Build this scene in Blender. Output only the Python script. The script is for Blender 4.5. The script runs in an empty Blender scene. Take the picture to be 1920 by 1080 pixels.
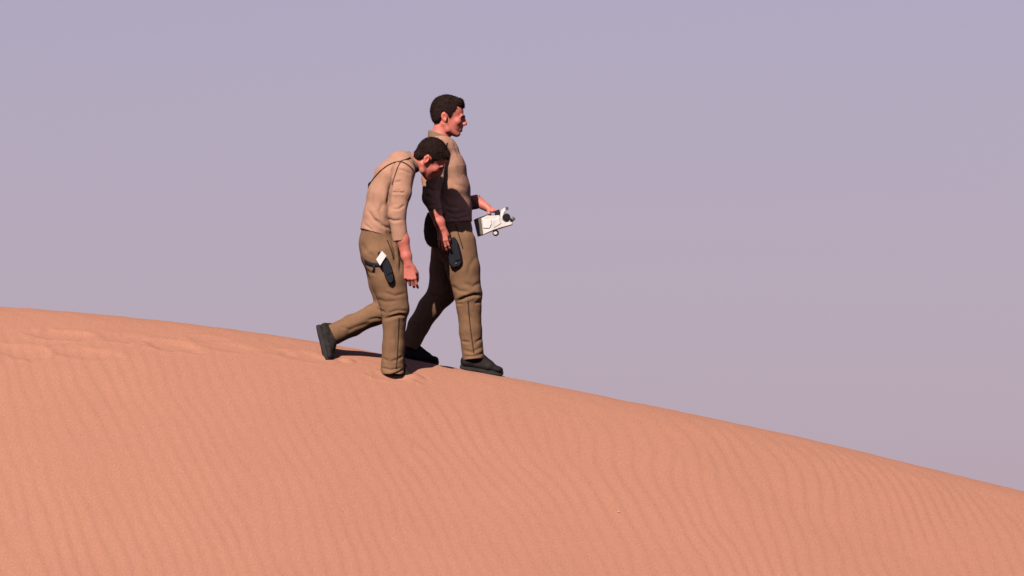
import bpy, math, random
import numpy as np
from mathutils import Vector, Matrix
from mathutils.bvhtree import BVHTree

random.seed(7)
rng = np.random.default_rng(11)
scene = bpy.context.scene

# ------------------------------------------------------------------ camera
CAM = np.array([0.0, -40.0, -2.2])
FWD = -CAM / np.linalg.norm(CAM)
RIGHT = np.array([1.0, 0.0, 0.0])
UP = np.cross(RIGHT, FWD)
DIST = float(np.linalg.norm(CAM))
PPM = 290.0                       # picture units (of 1920) per metre where the men walk
FPX = PPM * DIST
cd = bpy.data.cameras.new('camera')
cam = bpy.data.objects.new('camera', cd)
scene.collection.objects.link(cam)
cam.location = CAM
cam.rotation_euler = Vector(FWD).to_track_quat('-Z', 'Y').to_euler()
cd.sensor_width = 36.0
cd.lens = 36.0 * FPX / 1920.0
cd.clip_start = 0.5
cd.clip_end = 20000.0
scene.camera = cam

# ------------------------------------------------------------------ world, sun, exposure
SUN_TRAVEL = Vector((0.34, 0.86, -0.80)).normalized()     # the way the light goes
to_sun = -SUN_TRAVEL
elev = math.asin(to_sun.z)
world = bpy.data.worlds.new('World')
scene.world = world
world.use_nodes = True
wn = world.node_tree
for n in list(wn.nodes):
    wn.nodes.remove(n)
sky = wn.nodes.new('ShaderNodeTexSky')
sky.sky_type = 'NISHITA'
sky.sun_disc = False
sky.sun_elevation = elev
sky.sun_rotation = math.atan2(to_sun.x, to_sun.y)
sky.altitude = 0.0
sky.air_density = 1.0
sky.dust_density = 0.4
sky.ozone_density = 1.0
tint = wn.nodes.new('ShaderNodeMix')
tint.data_type = 'RGBA'
tint.blend_type = 'MULTIPLY'
tint.inputs[0].default_value = 1.0
tint.inputs[7].default_value = (0.894, 0.711, 0.911, 1)       # dusty mauve air over the whole sky
bg = wn.nodes.new('ShaderNodeBackground')
bg.inputs['Strength'].default_value = 0.0525
wo = wn.nodes.new('ShaderNodeOutputWorld')
wn.links.new(sky.outputs[0], tint.inputs[6])
# dust haze that whitens the air towards the horizon, the same all round
geo = wn.nodes.new('ShaderNodeTexCoord')
sep = wn.nodes.new('ShaderNodeSeparateXYZ')
wn.links.new(geo.outputs['Generated'], sep.inputs[0])
mul = wn.nodes.new('ShaderNodeMath'); mul.operation = 'MULTIPLY'; mul.inputs[1].default_value = -4.2
wn.links.new(sep.outputs['Z'], mul.inputs[0])
ex = wn.nodes.new('ShaderNodeMath'); ex.operation = 'EXPONENT'
wn.links.new(mul.outputs[0], ex.inputs[0])
fac = wn.nodes.new('ShaderNodeMath'); fac.operation = 'MULTIPLY'; fac.use_clamp = True; fac.inputs[1].default_value = 0.92
wn.links.new(ex.outputs[0], fac.inputs[0])
hz = wn.nodes.new('ShaderNodeMix'); hz.data_type = 'RGBA'
hz.inputs[7].default_value = (4.472, 3.577, 4.472, 1)
wn.links.new(fac.outputs[0], hz.inputs[0])
wn.links.new(tint.outputs[2], hz.inputs[6])
wn.links.new(hz.outputs[2], bg.inputs['Color'])
wn.links.new(bg.outputs[0], wo.inputs['Surface'])

sd = bpy.data.lights.new('sun', 'SUN')
sun = bpy.data.objects.new('sun', sd)
scene.collection.objects.link(sun)
sd.energy = 5.0
sd.angle = math.radians(0.53)
sd.color = (1.0, 0.93, 0.83)
sun.rotation_euler = SUN_TRAVEL.to_track_quat('-Z', 'Y').to_euler()
sun.location = (-20, -40, 45)

scene.cycles.diffuse_bounces = 0
scene.view_settings.view_transform = 'Standard'
scene.view_settings.look = 'None'
scene.view_settings.exposure = 0.85
scene.view_settings.gamma = 1.0
scene.view_settings.use_curve_mapping = False

# ------------------------------------------------------------------ helpers
def ray_dir(px, py):
    return FWD + RIGHT * ((px - 960.0) / FPX) + UP * ((540.0 - py) / FPX)

def at(px, py, Y=0.0):
    d = ray_dir(px, py)
    return CAM + d * ((Y - CAM[1]) / d[1])

def proj(P):
    q = P - CAM
    w = q @ FWD
    return 960.0 + FPX * (q @ RIGHT) / w, 540.0 - FPX * (q @ UP) / w

def u(px):
    return px / PPM

def unit(v):
    v = np.asarray(v, float)
    return v / (np.linalg.norm(v) + 1e-12)

def hash3(ix, iy, iz, seed):
    h = (ix.astype(np.uint32) * np.uint32(374761393) + iy.astype(np.uint32) * np.uint32(668265263)
         + iz.astype(np.uint32) * np.uint32(2147483647) + np.uint32(seed * 1274126177 & 0xffffffff))
    h = (h ^ (h >> np.uint32(13))) * np.uint32(1274126177)
    h = h ^ (h >> np.uint32(16))
    return h.astype(np.float64) / 4294967295.0

def vnoise(P, freq=1.0, seed=0):
    """smooth value noise in -1..1 on an (n,3) array"""
    q = P * freq + 1000.0
    i = np.floor(q).astype(np.int64)
    f = q - i
    f = f * f * f * (f * (f * 6 - 15) + 10)
    out = 0
    for dx in (0, 1):
        wx = f[:, 0] if dx else 1 - f[:, 0]
        for dy in (0, 1):
            wy = f[:, 1] if dy else 1 - f[:, 1]
            for dz in (0, 1):
                wz = f[:, 2] if dz else 1 - f[:, 2]
                out = out + wx * wy * wz * hash3(i[:, 0] + dx, i[:, 1] + dy, i[:, 2] + dz, seed)
    return out * 2 - 1

def mesh_from(name, V, F, smooth=True):
    me = bpy.data.meshes.new(name)
    V = np.asarray(V, np.float32)
    F = np.asarray(F, np.int32)
    me.vertices.add(len(V))
    me.vertices.foreach_set('co', V.ravel())
    k = F.shape[1]
    me.loops.add(F.size)
    me.loops.foreach_set('vertex_index', F.ravel())
    me.polygons.add(len(F))
    me.polygons.foreach_set('loop_start', np.arange(0, F.size, k, dtype=np.int32))
    me.update(calc_edges=True)
    me.validate()
    if smooth:
        me.polygons.foreach_set('use_smooth', np.ones(len(me.polygons), bool))
    return me

def link(name, me, mat, parent=None):
    o = bpy.data.objects.new(name, me)
    scene.collection.objects.link(o)
    if mat is not None:
        me.materials.append(mat)
    if parent is not None:
        o.parent = parent
        if parent.type == 'EMPTY':
            o.matrix_parent_inverse = Matrix.Translation(parent.location).inverted()
    return o

def thing(name, label, cat, loc, group=None):
    o = bpy.data.objects.new(name, None)
    scene.collection.objects.link(o)
    o.empty_display_size = 0.1
    o.location = loc
    o['label'] = label
    o['category'] = cat
    if group:
        o['group'] = group
    return o

# ---- materials
def material(name, color, rough=0.9, var=0.12, vscale=18.0, bump=0.0, bscale=900.0, sss=0.0, metal=0.0,
             spec=0.3, attr=None, vcolor=None, stretch=None):
    m = bpy.data.materials.new(name)
    m.use_nodes = True
    nt = m.node_tree
    b = nt.nodes['Principled BSDF']
    b.inputs['Roughness'].default_value = rough
    b.inputs['Metallic'].default_value = metal
    b.inputs['Specular IOR Level'].default_value = spec
    tc = nt.nodes.new('ShaderNodeTexCoord')
    src = tc.outputs['Object']
    if stretch:
        mp = nt.nodes.new('ShaderNodeMapping')
        mp.inputs['Scale'].default_value = stretch
        nt.links.new(src, mp.inputs['Vector'])
        src = mp.outputs['Vector']
    nz = nt.nodes.new('ShaderNodeTexNoise')
    nz.inputs['Scale'].default_value = vscale
    nz.inputs['Detail'].default_value = 6
    nz.inputs['Roughness'].default_value = 0.65
    nt.links.new(src, nz.inputs['Vector'])
    mx = nt.nodes.new('ShaderNodeMix')
    mx.data_type = 'RGBA'
    c = np.array(color)
    c2 = np.array(vcolor) if vcolor is not None else c
    mx.inputs[6].default_value = (*(c * (1 - var)), 1)
    mx.inputs[7].default_value = (*(np.minimum(c2 * (1 + var), 1)), 1)
    rp = nt.nodes.new('ShaderNodeMapRange')
    rp.inputs['From Min'].default_value = 0.3
    rp.inputs['From Max'].default_value = 0.7
    nt.links.new(nz.outputs['Fac'], rp.inputs['Value'])
    nt.links.new(rp.outputs[0], mx.inputs[0])
    col = mx.outputs[2]
    if attr:
        at_ = nt.nodes.new('ShaderNodeAttribute')
        at_.attribute_name = attr
        m2 = nt.nodes.new('ShaderNodeMix')
        m2.data_type = 'RGBA'
        m2.blend_type = 'MULTIPLY'
        m2.inputs[0].default_value = 1
        nt.links.new(col, m2.inputs[6])
        nt.links.new(at_.outputs['Color'], m2.inputs[7])
        col = m2.outputs[2]
    nt.links.new(col, b.inputs['Base Color'])
    if sss:
        b.inputs['Subsurface Weight'].default_value = sss
        b.inputs['Subsurface Radius'].default_value = (0.012, 0.004, 0.002)
        b.inputs['Subsurface Scale'].default_value = 0.5
    if bump:
        n2 = nt.nodes.new('ShaderNodeTexNoise')
        n2.inputs['Scale'].default_value = bscale
        n2.inputs['Detail'].default_value = 4
        nt.links.new(src, n2.inputs['Vector'])
        bp = nt.nodes.new('ShaderNodeBump')
        bp.inputs['Strength'].default_value = bump
        bp.inputs['Distance'].default_value = 0.004
        nt.links.new(n2.outputs['Fac'], bp.inputs['Height'])
        nt.links.new(bp.outputs[0], b.inputs['Normal'])
    return m

M = {}
M['sand'] = material('sand', (0.2838, 0.1254, 0.0814), rough=0.95, var=0.02, vscale=1.3, spec=0.1)
M['skin'] = material('skin', (0.3938, 0.1077, 0.0807), rough=0.55, var=0.13, vscale=34, sss=0.15, attr='tint', bump=0.15, bscale=300)
M['hair'] = material('hair', (0.0026, 0.0008, 0.0006), rough=0.8, spec=0.06, var=0.35, vcolor=(0.018, 0.0088, 0.0074), vscale=85, stretch=(1, 1, 4))
M['shirt'] = material('knit_shirt', (0.2869, 0.1456, 0.0995), rough=0.95, var=0.07, vscale=25, bump=0.22, bscale=420, spec=0.1, attr='tint')
M['collar'] = material('collar_knit', (0.1639, 0.1020, 0.0693), rough=0.95, var=0.1, vscale=40, bump=0.4, bscale=300, spec=0.1)
M['piping'] = material('dark_piping', (0.040, 0.023, 0.015), rough=0.9, var=0.2, spec=0.05)
M['trousers'] = material('brown_twill', (0.1341, 0.0687, 0.0372), rough=0.9, var=0.12, vscale=14, bump=0.25, bscale=420, spec=0.15, attr='tint')
M['boot'] = material('black_leather', (0.0072, 0.0056, 0.0054), rough=0.72, spec=0.08, var=0.3, vscale=26, vcolor=(0.016, 0.0115, 0.0105), bump=0.3, bscale=120)
M['sole'] = material('dusty_rubber', (0.0130, 0.0106, 0.0103), rough=0.9, var=0.25, vscale=40)
M['navy'] = material('navy_black_nylon', (0.0062, 0.0068, 0.0104), rough=0.6, spec=0.12, var=0.3, vscale=40)
M['black'] = material('black_plastic', (0.0081, 0.0073, 0.0081), rough=0.4, spec=0.2, var=0.2)
M['pale'] = material('pale_plastic', (0.5032, 0.4488, 0.4352), rough=0.4, var=0.05)
M['silver'] = material('silver_paint', (0.50, 0.45, 0.43), rough=0.38, var=0.18, vscale=30, metal=0.25)
M['grey'] = material('warm_grey_case', (0.0816, 0.0587, 0.0510), rough=0.6, var=0.1)
M['bag'] = material('dark_brown_canvas', (0.0383, 0.0242, 0.0179), rough=0.9, var=0.2, vscale=30)
M['eye'] = material('eye_white', (0.55, 0.45, 0.42), rough=0.2, var=0.05)
M['iris'] = material('dark_iris', (0.02, 0.012, 0.01), rough=0.2, var=0.05)
M['stone'] = material('pale_stone', (0.3013, 0.2411, 0.2009), rough=0.8, var=0.1)

# sand: grain, mottling and fine relief
nt = M['sand'].node_tree
b = nt.nodes['Principled BSDF']
tc = [n for n in nt.nodes if n.type == 'TEX_COORD'][0]
base_link = b.inputs['Base Color'].links[0].from_socket
n3 = nt.nodes.new('ShaderNodeTexNoise')
n3.inputs['Scale'].default_value = 120.0
n3.inputs['Detail'].default_value = 2
n3.inputs['Roughness'].default_value = 0.8
nt.links.new(tc.outputs['Object'], n3.inputs['Vector'])
mr = nt.nodes.new('ShaderNodeMapRange')
mr.inputs['From Min'].default_value = 0.25
mr.inputs['From Max'].default_value = 0.75
mr.inputs['To Min'].default_value = 0.72
mr.inputs['To Max'].default_value = 1.28
nt.links.new(n3.outputs['Fac'], mr.inputs['Value'])
vm = nt.nodes.new('ShaderNodeVectorMath')
vm.operation = 'SCALE'
nt.links.new(base_link, vm.inputs[0])
nt.links.new(mr.outputs[0], vm.inputs['Scale'])
nt.links.new(vm.outputs[0], b.inputs['Base Color'])
n4 = nt.nodes.new('ShaderNodeTexNoise')
n4.inputs['Scale'].default_value = 240.0
n4.inputs['Detail'].default_value = 5
nt.links.new(tc.outputs['Object'], n4.inputs['Vector'])
bp = nt.nodes.new('ShaderNodeBump')
bp.inputs['Strength'].default_value = 0.35
bp.inputs['Distance'].default_value = 0.004
nt.links.new(n4.outputs['Fac'], bp.inputs['Height'])
nt.links.new(bp.outputs[0], b.inputs['Normal'])

# ------------------------------------------------------------------ the dune: one sheet to the horizon
YC = 0.5
cpx = np.array([(-900, 560), (-400, 555), (0, 574), (200, 590), (400, 612), (600, 640), (700, 660), (800, 681), (950, 707),
                (1000, 716), (1200, 757), (1400, 797), (1600, 843), (1700, 868), (1800, 893), (1917, 920), (2300, 1020), (2900, 1180)], float)
cx = np.array([at(a, b_, YC)[0] for a, b_ in cpx])
cz = np.array([at(a, b_, YC)[2] for a, b_ in cpx])
xs_ = np.linspace(-60, 60, 6001)
zs_ = np.interp(xs_, cx, cz)
zs_ = np.where(xs_ < cx[0], cz[0] - 0.02 * (cx[0] - xs_) - 0.004 * (cx[0] - xs_) ** 2, zs_)
zs_ = np.where(xs_ > cx[-1], cz[-1] - 0.27 * (xs_ - cx[-1]), zs_)
ker = np.exp(-0.5 * (np.arange(-40, 41) / 14.0) ** 2)
ker /= ker.sum()
zs_ = np.convolve(np.pad(zs_, 40, mode='edge'), ker, mode='valid')

FORKS = [(random.uniform(-4.2, 4.2), random.uniform(-6.2, -0.4), (-1) ** i_) for i_ in range(46)]     # where ripples join or part
PRINTS = []      # x, y, half length, half width, depth, heading

def ground_z(x, y):
    x = np.asarray(x, float)
    y = np.asarray(y, float)
    shp = np.broadcast(x, y).shape
    x = np.broadcast_to(x, shp).ravel()
    y = np.broadcast_to(y, shp).ravel()
    t = y - YC
    crest = np.interp(x, xs_, zs_)
    front = 0.40 * (np.sqrt(t * t + 0.35 ** 2) - 0.35)
    back = 0.42 * (np.sqrt(t * t + 0.30 ** 2) - 0.30)
    z = crest - np.where(t < 0, front, back)
    P = np.stack([x, y, 0 * x], 1)
    near = np.exp(-(np.maximum(np.abs(x) - 6, 0) / 6) ** 2 - (np.maximum(np.abs(y + 3) - 6, 0) / 6) ** 2)
    front_w = 1 / (1 + np.exp((t + 0.35) / 0.10))
    z = z + near * front_w * (0.010 * vnoise(P, 0.9, 3) + 0.003 * vnoise(P, 2.7, 4))
    z = z + near * (0.0022 * vnoise(P, 7.0, 14) + 0.0012 * vnoise(P, 17.0, 15)) * np.exp(-(t / 0.9) ** 2)
    # wind ripples running down the face, bending near the crest on the right
    w1 = vnoise(P * np.array([1, 0.6, 1]), 0.55, 5)
    w2 = vnoise(P * np.array([1, 0.5, 1]), 1.6, 6)
    w3 = vnoise(P * np.array([1, 0.45, 1]), 4.0, 7)
    rgt = 1 / (1 + np.exp(-(x - 1.2) * 1.5))
    lft = 1 / (1 + np.exp((x + 0.8) * 1.3))
    bend = np.exp(-np.maximum(-t, 0) / 1.4) * (0.08 + 0.62 * rgt) + 0.09 * lft + 0.05 / (1 + np.exp((t + 2.6) / 0.5))
    ph = (x + 0.085 * y + bend * t + 0.15 * w1 + 0.060 * w2 + 0.030 * w3) / 0.100
    for (qx, qy, sg) in FORKS:
        ph = ph + sg * np.arctan2((y - qy) * 0.22, x - qx) / (2 * math.pi)
    frac = ph - np.floor(ph)
    prof = np.where(frac < 0.74, frac / 0.74, (1 - frac) / 0.26)
    prof = prof * prof * (3 - 2 * prof)
    amp = 0.0042 * (0.80 + 0.30 * vnoise(P, 0.8, 8)) * (0.80 + 0.35 * vnoise(P * np.array([1, .4, 1]), 3.1, 9))
    calm = 1 / (1 + np.exp((t + 0.75 - 0.35 * rgt + 0.25 * w1) / 0.12))
    trod = 1 - 0.85 * np.exp(-((t + 0.55) / 0.35) ** 2) / (1 + np.exp((x + 1.2) / 0.2))
    z = z + near * calm * trod * np.maximum(amp, 0) * (prof - 0.5)
    # footprints and kicked sand
    for (fx, fy, L, W, D, a) in PRINTS:
        m = (np.abs(x - fx) < 0.8) & (np.abs(y - fy) < 0.8)
        if not m.any():
            continue
        dx, dy = x[m] - fx, y[m] - fy
        wq = np.stack([x[m], y[m], 0 * x[m] + fx], 1)
        wob = 0.24 * vnoise(wq, 9.0, 12) + 0.14 * vnoise(wq, 24.0, 13)
        q = np.sqrt(((dx * math.cos(a) + dy * math.sin(a)) / L) ** 2 + ((-dx * math.sin(a) + dy * math.cos(a)) / W) ** 2) * (1 + wob)
        z[m] += -D * np.exp(-q ** 3.5) + 0.32 * D * np.exp(-((q - 1.4) / 0.36) ** 2) * (1 + 2.0 * wob)
    base = -4.3 + 0.25 * vnoise(P, 0.03, 21)
    d_ = np.clip((z - base) / 1.2, -1, 1)
    z = np.where(d_ >= 1, z, np.where(d_ <= -1, base, (z + base) / 2 + 0.3 * (1 + d_ * d_)))
    return z.reshape(shp)

def hit_dune(px, py):
    d = ray_dir(px, py)
    s = np.arange(33.0, 41.2, 0.01) / (d @ FWD)
    pts = CAM + s[:, None] * d
    below = np.nonzero(pts[:, 2] < ground_z(pts[:, 0], pts[:, 1]))[0]
    return pts[below[0]] if len(below) else None

for (px, py, L, W, D, a) in [(566, 668, .15, .085, .030, .1), (318, 648, .17, .085, .040, -.1), (232, 634, .15, .08, .026, .2),
                             (118, 629, .17, .085, .042, .05), (40, 660, .17, .10, .036, -.2), (168, 664, .22, .08, .026, .1),
                             (430, 652, .15, .075, .024, .1), (390, 637, .12, .07, .02, .3), (-70, 640, .16, .08, .04, 0), (-160, 660, .16, .08, .04, 0),
                             (778, 706, .06, .05, -.018, 0), (760, 713, .09, .03, -.009, 0), (1040, 722, .07, .05, .035, 0), (738, 707, .12, .07, .028, .3), (650, 676, .05, .04, -.02, 0), (524, 660, .10, .05, .02, .2)]:
    p = hit_dune(px, py)
    if p is not None:
        PRINTS.append((p[0], p[1], L * 0.9, W, D * (0.36 if px < 600 else 0.8), a))

def stretch_axis(lo, hi, step, far, grow=1.16):
    core = np.arange(lo, hi, step)
    out_hi, out_lo, s = [], [], step
    v = core[-1]
    while v < far:
        s *= grow
        v += s
        out_hi.append(v)
    s, v = step, core[0]
    while v > -far:
        s *= grow
        v -= s
        out_lo.append(v)
    return np.concatenate([out_lo[::-1], core, out_hi])

gx = stretch_axis(-3.9, 3.9, 0.0125, 6000)
gy = stretch_axis(-6.2, 1.2, 0.0165, 6000)
GX, GY = np.meshgrid(gx, gy)
GZ = ground_z(GX, GY)
nx_, ny_ = len(gx), len(gy)
idx = np.arange(nx_ * ny_).reshape(ny_, nx_)
gf = np.stack([idx[:-1, :-1], idx[:-1, 1:], idx[1:, 1:], idx[1:, :-1]], -1).reshape(-1, 4)
dune = link('sand_dune', mesh_from('sand_dune', np.stack([GX, GY, GZ], -1).reshape(-1, 3), gf), M['sand'])
dune['kind'] = 'structure'

# ------------------------------------------------------------------ soft-blend solid modelling
class Solid:
    def __init__(self):
        self.items = []

    def seg(self, a, b_, ra, rb, lat=(0, 1, 0), k=0.02, op='u', flat=None, flat_a=None):
        """tapered tube; ra / rb = (radius along lat, radius across), flat = end plane normal at b"""
        ra = (ra, ra) if np.isscalar(ra) else ra
        rb = (rb, rb) if np.isscalar(rb) else rb
        self.items.append(('seg', np.asarray(a, float), np.asarray(b_, float), ra, rb, unit(lat), k, op, flat, flat_a))
        return self

    def chain(self, pts, lat=(0, 1, 0), k=0.02, flat=None, flat_a=None, op='u'):
        """pts: list of (point, radius or (lat radius, across radius))"""
        n = len(pts)
        for i in range(n - 1):
            self.seg(pts[i][0], pts[i + 1][0], pts[i][1], pts[i + 1][1], lat, k if i == 0 else max(0.008, min(k, 0.02)), op,
                     flat if i == n - 2 else None, flat_a if i == 0 else None)
        return self

    def ball(self, c, r, R=None, k=0.015, op='u'):
        r = np.array([r, r, r], float) if np.isscalar(r) else np.asarray(r, float)
        self.items.append(('ball', np.asarray(c, float), r, np.eye(3) if R is None else R, k, op))
        return self

    def func(self, fn, lo, hi, k=0.004, op='i'):
        self.items.append(('func', fn, np.asarray(lo, float), np.asarray(hi, float), k, op))
        return self

    def mesh(self, h, grow=0.0, only=None):
        los, his = [], []
        for it in self.items:
            if it[0] == 'seg' and it[7] == 'u':
                r = max(*it[3], *it[4])
                los.append(np.minimum(it[1], it[2]) - r)
                his.append(np.maximum(it[1], it[2]) + r)
            elif it[0] == 'ball' and it[5] == 'u':
                r = it[2].max()
                los.append(it[1] - r)
                his.append(it[1] + r)
        lo = np.min(los, 0) - 4 * h
        hi = np.max(his, 0) + 4 * h
        n = np.ceil((hi - lo) / h).astype(int) + 1
        D = np.full(n, 0.06, np.float32)
        ax = [lo[i] + h * np.arange(n[i]) for i in range(3)]
        for it in self.items:
            if it[0] == 'seg':
                r = max(*it[3], *it[4]) + it[6] + 0.012
                l, g = np.minimum(it[1], it[2]) - r, np.maximum(it[1], it[2]) + r
                k, op = it[6], it[7]
            elif it[0] == 'ball':
                r = it[2].max() + it[4] + 0.012
                l, g = it[1] - r, it[1] + r
                k, op = it[4], it[5]
            else:
                l, g = it[2], it[3]
                k, op = it[4], it[5]
            i0 = np.clip(np.floor((l - lo) / h).astype(int), 0, n)
            i1 = np.clip(np.ceil((g - lo) / h).astype(int) + 1, 0, n)
            if (i1 <= i0).any():
                continue
            sl = tuple(slice(i0[j], i1[j]) for j in range(3))
            X = ax[0][sl[0]][:, None, None].astype(np.float32)
            Y = ax[1][sl[1]][None, :, None].astype(np.float32)
            Z = ax[2][sl[2]][None, None, :].astype(np.float32)
            if it[0] == 'seg':
                _, a, b_, ra, rb, lat, _, _, flat, flat_a = it
                w = b_ - a
                L = np.linalg.norm(w) + 1e-9
                w = w / L
                if abs(lat @ w) > 0.97:
                    lat = np.array([0.0, 0.0, 1.0]) if abs(w[2]) < 0.8 else np.array([1.0, 0.0, 0.0])
                la = unit(lat - w * (lat @ w))
                va = np.cross(w, la)
                px, py, pz = X - a[0], Y - a[1], Z - a[2]
                s = px * w[0] + py * w[1] + pz * w[2]
                t = np.clip(s / L, 0, 1)
                e = s - t * L
                uu = px * la[0] + py * la[1] + pz * la[2]
                vv = px * va[0] + py * va[1] + pz * va[2]
                ru = ra[0] + (rb[0] - ra[0]) * t
                rv = ra[1] + (rb[1] - ra[1]) * t
                re = np.minimum(ru, rv)
                k0 = np.sqrt((uu / ru) ** 2 + (vv / rv) ** 2 + (e / re) ** 2) + 1e-6
                k1 = np.sqrt((uu / ru ** 2) ** 2 + (vv / rv ** 2) ** 2 + (e / re ** 2) ** 2) + 1e-6
                d = k0 * (k0 - 1) / k1
                if flat is not None:
                    f = unit(flat)
                    d = np.maximum(d, (X - b_[0]) * f[0] + (Y - b_[1]) * f[1] + (Z - b_[2]) * f[2])
                if flat_a is not None:
                    f = unit(flat_a)
                    d = np.maximum(d, (X - a[0]) * f[0] + (Y - a[1]) * f[1] + (Z - a[2]) * f[2])
            elif it[0] == 'ball':
                _, c, r, R, _, _ = it
                px, py, pz = X - c[0], Y - c[1], Z - c[2]
                q = [px * R[0, j] + py * R[1, j] + pz * R[2, j] for j in range(3)]
                k0 = np.sqrt(sum((q[j] / r[j]) ** 2 for j in range(3))) + 1e-6
                k1 = np.sqrt(sum((q[j] / r[j] ** 2) ** 2 for j in range(3))) + 1e-6
                d = k0 * (k0 - 1) / k1
            else:
                d = it[1](X, Y, Z)
            old = D[sl]
            if op == 'u':
                hh = np.maximum(k - np.abs(old - d), 0) / k
                D[sl] = np.minimum(old, d) - hh * hh * k * 0.25
            elif op == 's':
                hh = np.maximum(k - np.abs(old + d), 0) / k
                D[sl] = np.maximum(old, -d) + hh * hh * k * 0.25
            else:
                D[sl] = np.maximum(old, d)
        return surface_nets(D, lo, h)

def surface_nets(D, lo, h):
    S = D < 0
    c = S[:-1, :-1, :-1].astype(np.int8)
    for dx, dy, dz in [(1, 0, 0), (0, 1, 0), (0, 0, 1), (1, 1, 0), (1, 0, 1), (0, 1, 1), (1, 1, 1)]:
        c = c + S[dx:S.shape[0] - 1 + dx, dy:S.shape[1] - 1 + dy, dz:S.shape[2] - 1 + dz]
    act = (c > 0) & (c < 8)
    I = np.argwhere(act)
    vid = np.full(act.shape, -1, np.int32)
    vid[act] = np.arange(len(I))
    acc = np.zeros((len(I), 3))
    cnt = np.zeros(len(I))
    corners = [(0, 0, 0), (1, 0, 0), (0, 1, 0), (1, 1, 0), (0, 0, 1), (1, 0, 1), (0, 1, 1), (1, 1, 1)]
    val = [D[I[:, 0] + a, I[:, 1] + b_, I[:, 2] + c_].astype(float) for a, b_, c_ in corners]
    for i in range(8):
        for j in range(i + 1, 8):
            ci, cj = np.array(corners[i]), np.array(corners[j])
            if np.abs(ci - cj).sum() != 1:
                continue
            m = (val[i] < 0) != (val[j] < 0)
            t = val[i][m] / (val[i][m] - val[j][m])
            acc[m] += ci + (cj - ci) * t[:, None]
            cnt[m] += 1
    V = lo + h * (I + acc / cnt[:, None])
    quads = []
    for axis in range(3):
        sl0 = [slice(None)] * 3
        sl1 = [slice(None)] * 3
        sl0[axis] = slice(0, -1)
        sl1[axis] = slice(1, None)
        x = S[tuple(sl0)] != S[tuple(sl1)]
        E = np.argwhere(x)
        o1, o2 = [(1, 2), (2, 0), (0, 1)][axis]
        ok = (E[:, o1] > 0) & (E[:, o2] > 0) & (E[:, o1] < act.shape[o1]) & (E[:, o2] < act.shape[o2])
        E = E[ok]
        flip = S[E[:, 0], E[:, 1], E[:, 2]]
        def cell(a, b_):
            q = E.copy()
            q[:, o1] -= a
            q[:, o2] -= b_
            return vid[q[:, 0], q[:, 1], q[:, 2]]
        q = np.stack([cell(0, 0), cell(1, 0), cell(1, 1), cell(0, 1)], 1)
        q[~flip] = q[~flip][:, ::-1]
        quads.append(q)
    F = np.concatenate(quads)
    F = F[(F >= 0).all(1)]
    return V, F

def normals(V, F):
    a = np.cross(V[F[:, 2]] - V[F[:, 0]], V[F[:, 3]] - V[F[:, 1]])
    N = np.zeros_like(V)
    for j in range(4):
        for q in range(3):
            N[:, q] += np.bincount(F[:, j], a[:, q], len(V))
    return N / (np.linalg.norm(N, axis=1, keepdims=True) + 1e-12)

def relax(V, F, it=2, lam=0.5):
    for _ in range(it):
        A = np.zeros_like(V)
        n = np.zeros(len(V))
        for i, j in ((0, 1), (1, 2), (2, 3), (3, 0)):
            for s, t in ((i, j), (j, i)):
                for q in range(3):
                    A[:, q] += np.bincount(F[:, s], V[F[:, t], q], len(V))
                n += np.bincount(F[:, s], minlength=len(V))
        V = V + lam * (A / np.maximum(n, 1)[:, None] - V)
    return V

def largest(V, F):
    return V, F

def poly_dist(px, py, line):
    """distance to a polyline and the signed side"""
    best = np.full(len(px), 1e9)
    side = np.zeros(len(px))
    tt = np.zeros(len(px))
    m = len(line) - 1
    for i in range(m):
        (x0, y0), (x1, y1) = line[i], line[i + 1]
        dx, dy = x1 - x0, y1 - y0
        L2 = dx * dx + dy * dy
        t = np.clip(((px - x0) * dx + (py - y0) * dy) / L2, 0, 1)
        ex, ey = px - x0 - t * dx, py - y0 - t * dy
        d = np.sqrt(ex * ex + ey * ey)
        s = ex * dy - ey * dx
        mm = d < best
        best[mm] = d[mm]
        side[mm] = np.sign(s[mm])
        tt[mm] = (i + t[mm]) / m
    return best, side, tt

def cloth(V, F, folds, seed, amp=0.003, freq=16.0, stretch=(1, 1, 0.55), crisp=1.0):
    """uneven drape plus drawn creases: each fold = (polyline, depth mm, width)"""
    N = normals(V, F)
    P = V * np.array(stretch)
    n1 = vnoise(P, freq, seed)
    n2 = vnoise(P + 0.03 * n1[:, None], freq * 2.1, seed + 1)
    disp = amp * (0.7 * n1 + 0.3 * n2) + 0.7 * amp * (0.35 - np.abs(vnoise(P, freq * 0.9, seed + 2)))
    n3 = vnoise(P * np.array([1.0, 1.0, 1.5]) + 0.02 * n2[:, None], freq * 1.7, seed + 5)
    gate = np.clip(vnoise(V, 7.0, seed + 6) + 0.35, 0, 1)
    disp -= crisp * amp * gate * np.clip(1 - np.abs(n3) * 3.2, 0, 1) ** 2
    px, py = proj(V)
    facing = np.clip(-N[:, 1] * 1.5 + 0.35, 0, 1)
    for line, depth, width in folds:
        d, s, t = poly_dist(px, py, line)
        taper = np.clip(np.minimum(t, 1 - t) * 5 + 0.25, 0, 1)
        disp += facing * taper * depth * 0.00078 * (-np.exp(-(d / width) ** 2) + 0.36 * np.exp(-((d - 2.3 * width) / (1.5 * width)) ** 2))
    return V + N * disp[:, None]

def tint_attr(me, T):
    a = me.attributes.new('tint', 'FLOAT_COLOR', 'POINT')
    T = np.concatenate([T, np.ones((len(T), 1))], 1).astype(np.float32)
    a.data.foreach_set('color', T.ravel())

def bvh_of(V, F):
    return BVHTree.FromPolygons([tuple(v) for v in V], [tuple(int(i) for i in f) for f in F])

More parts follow.
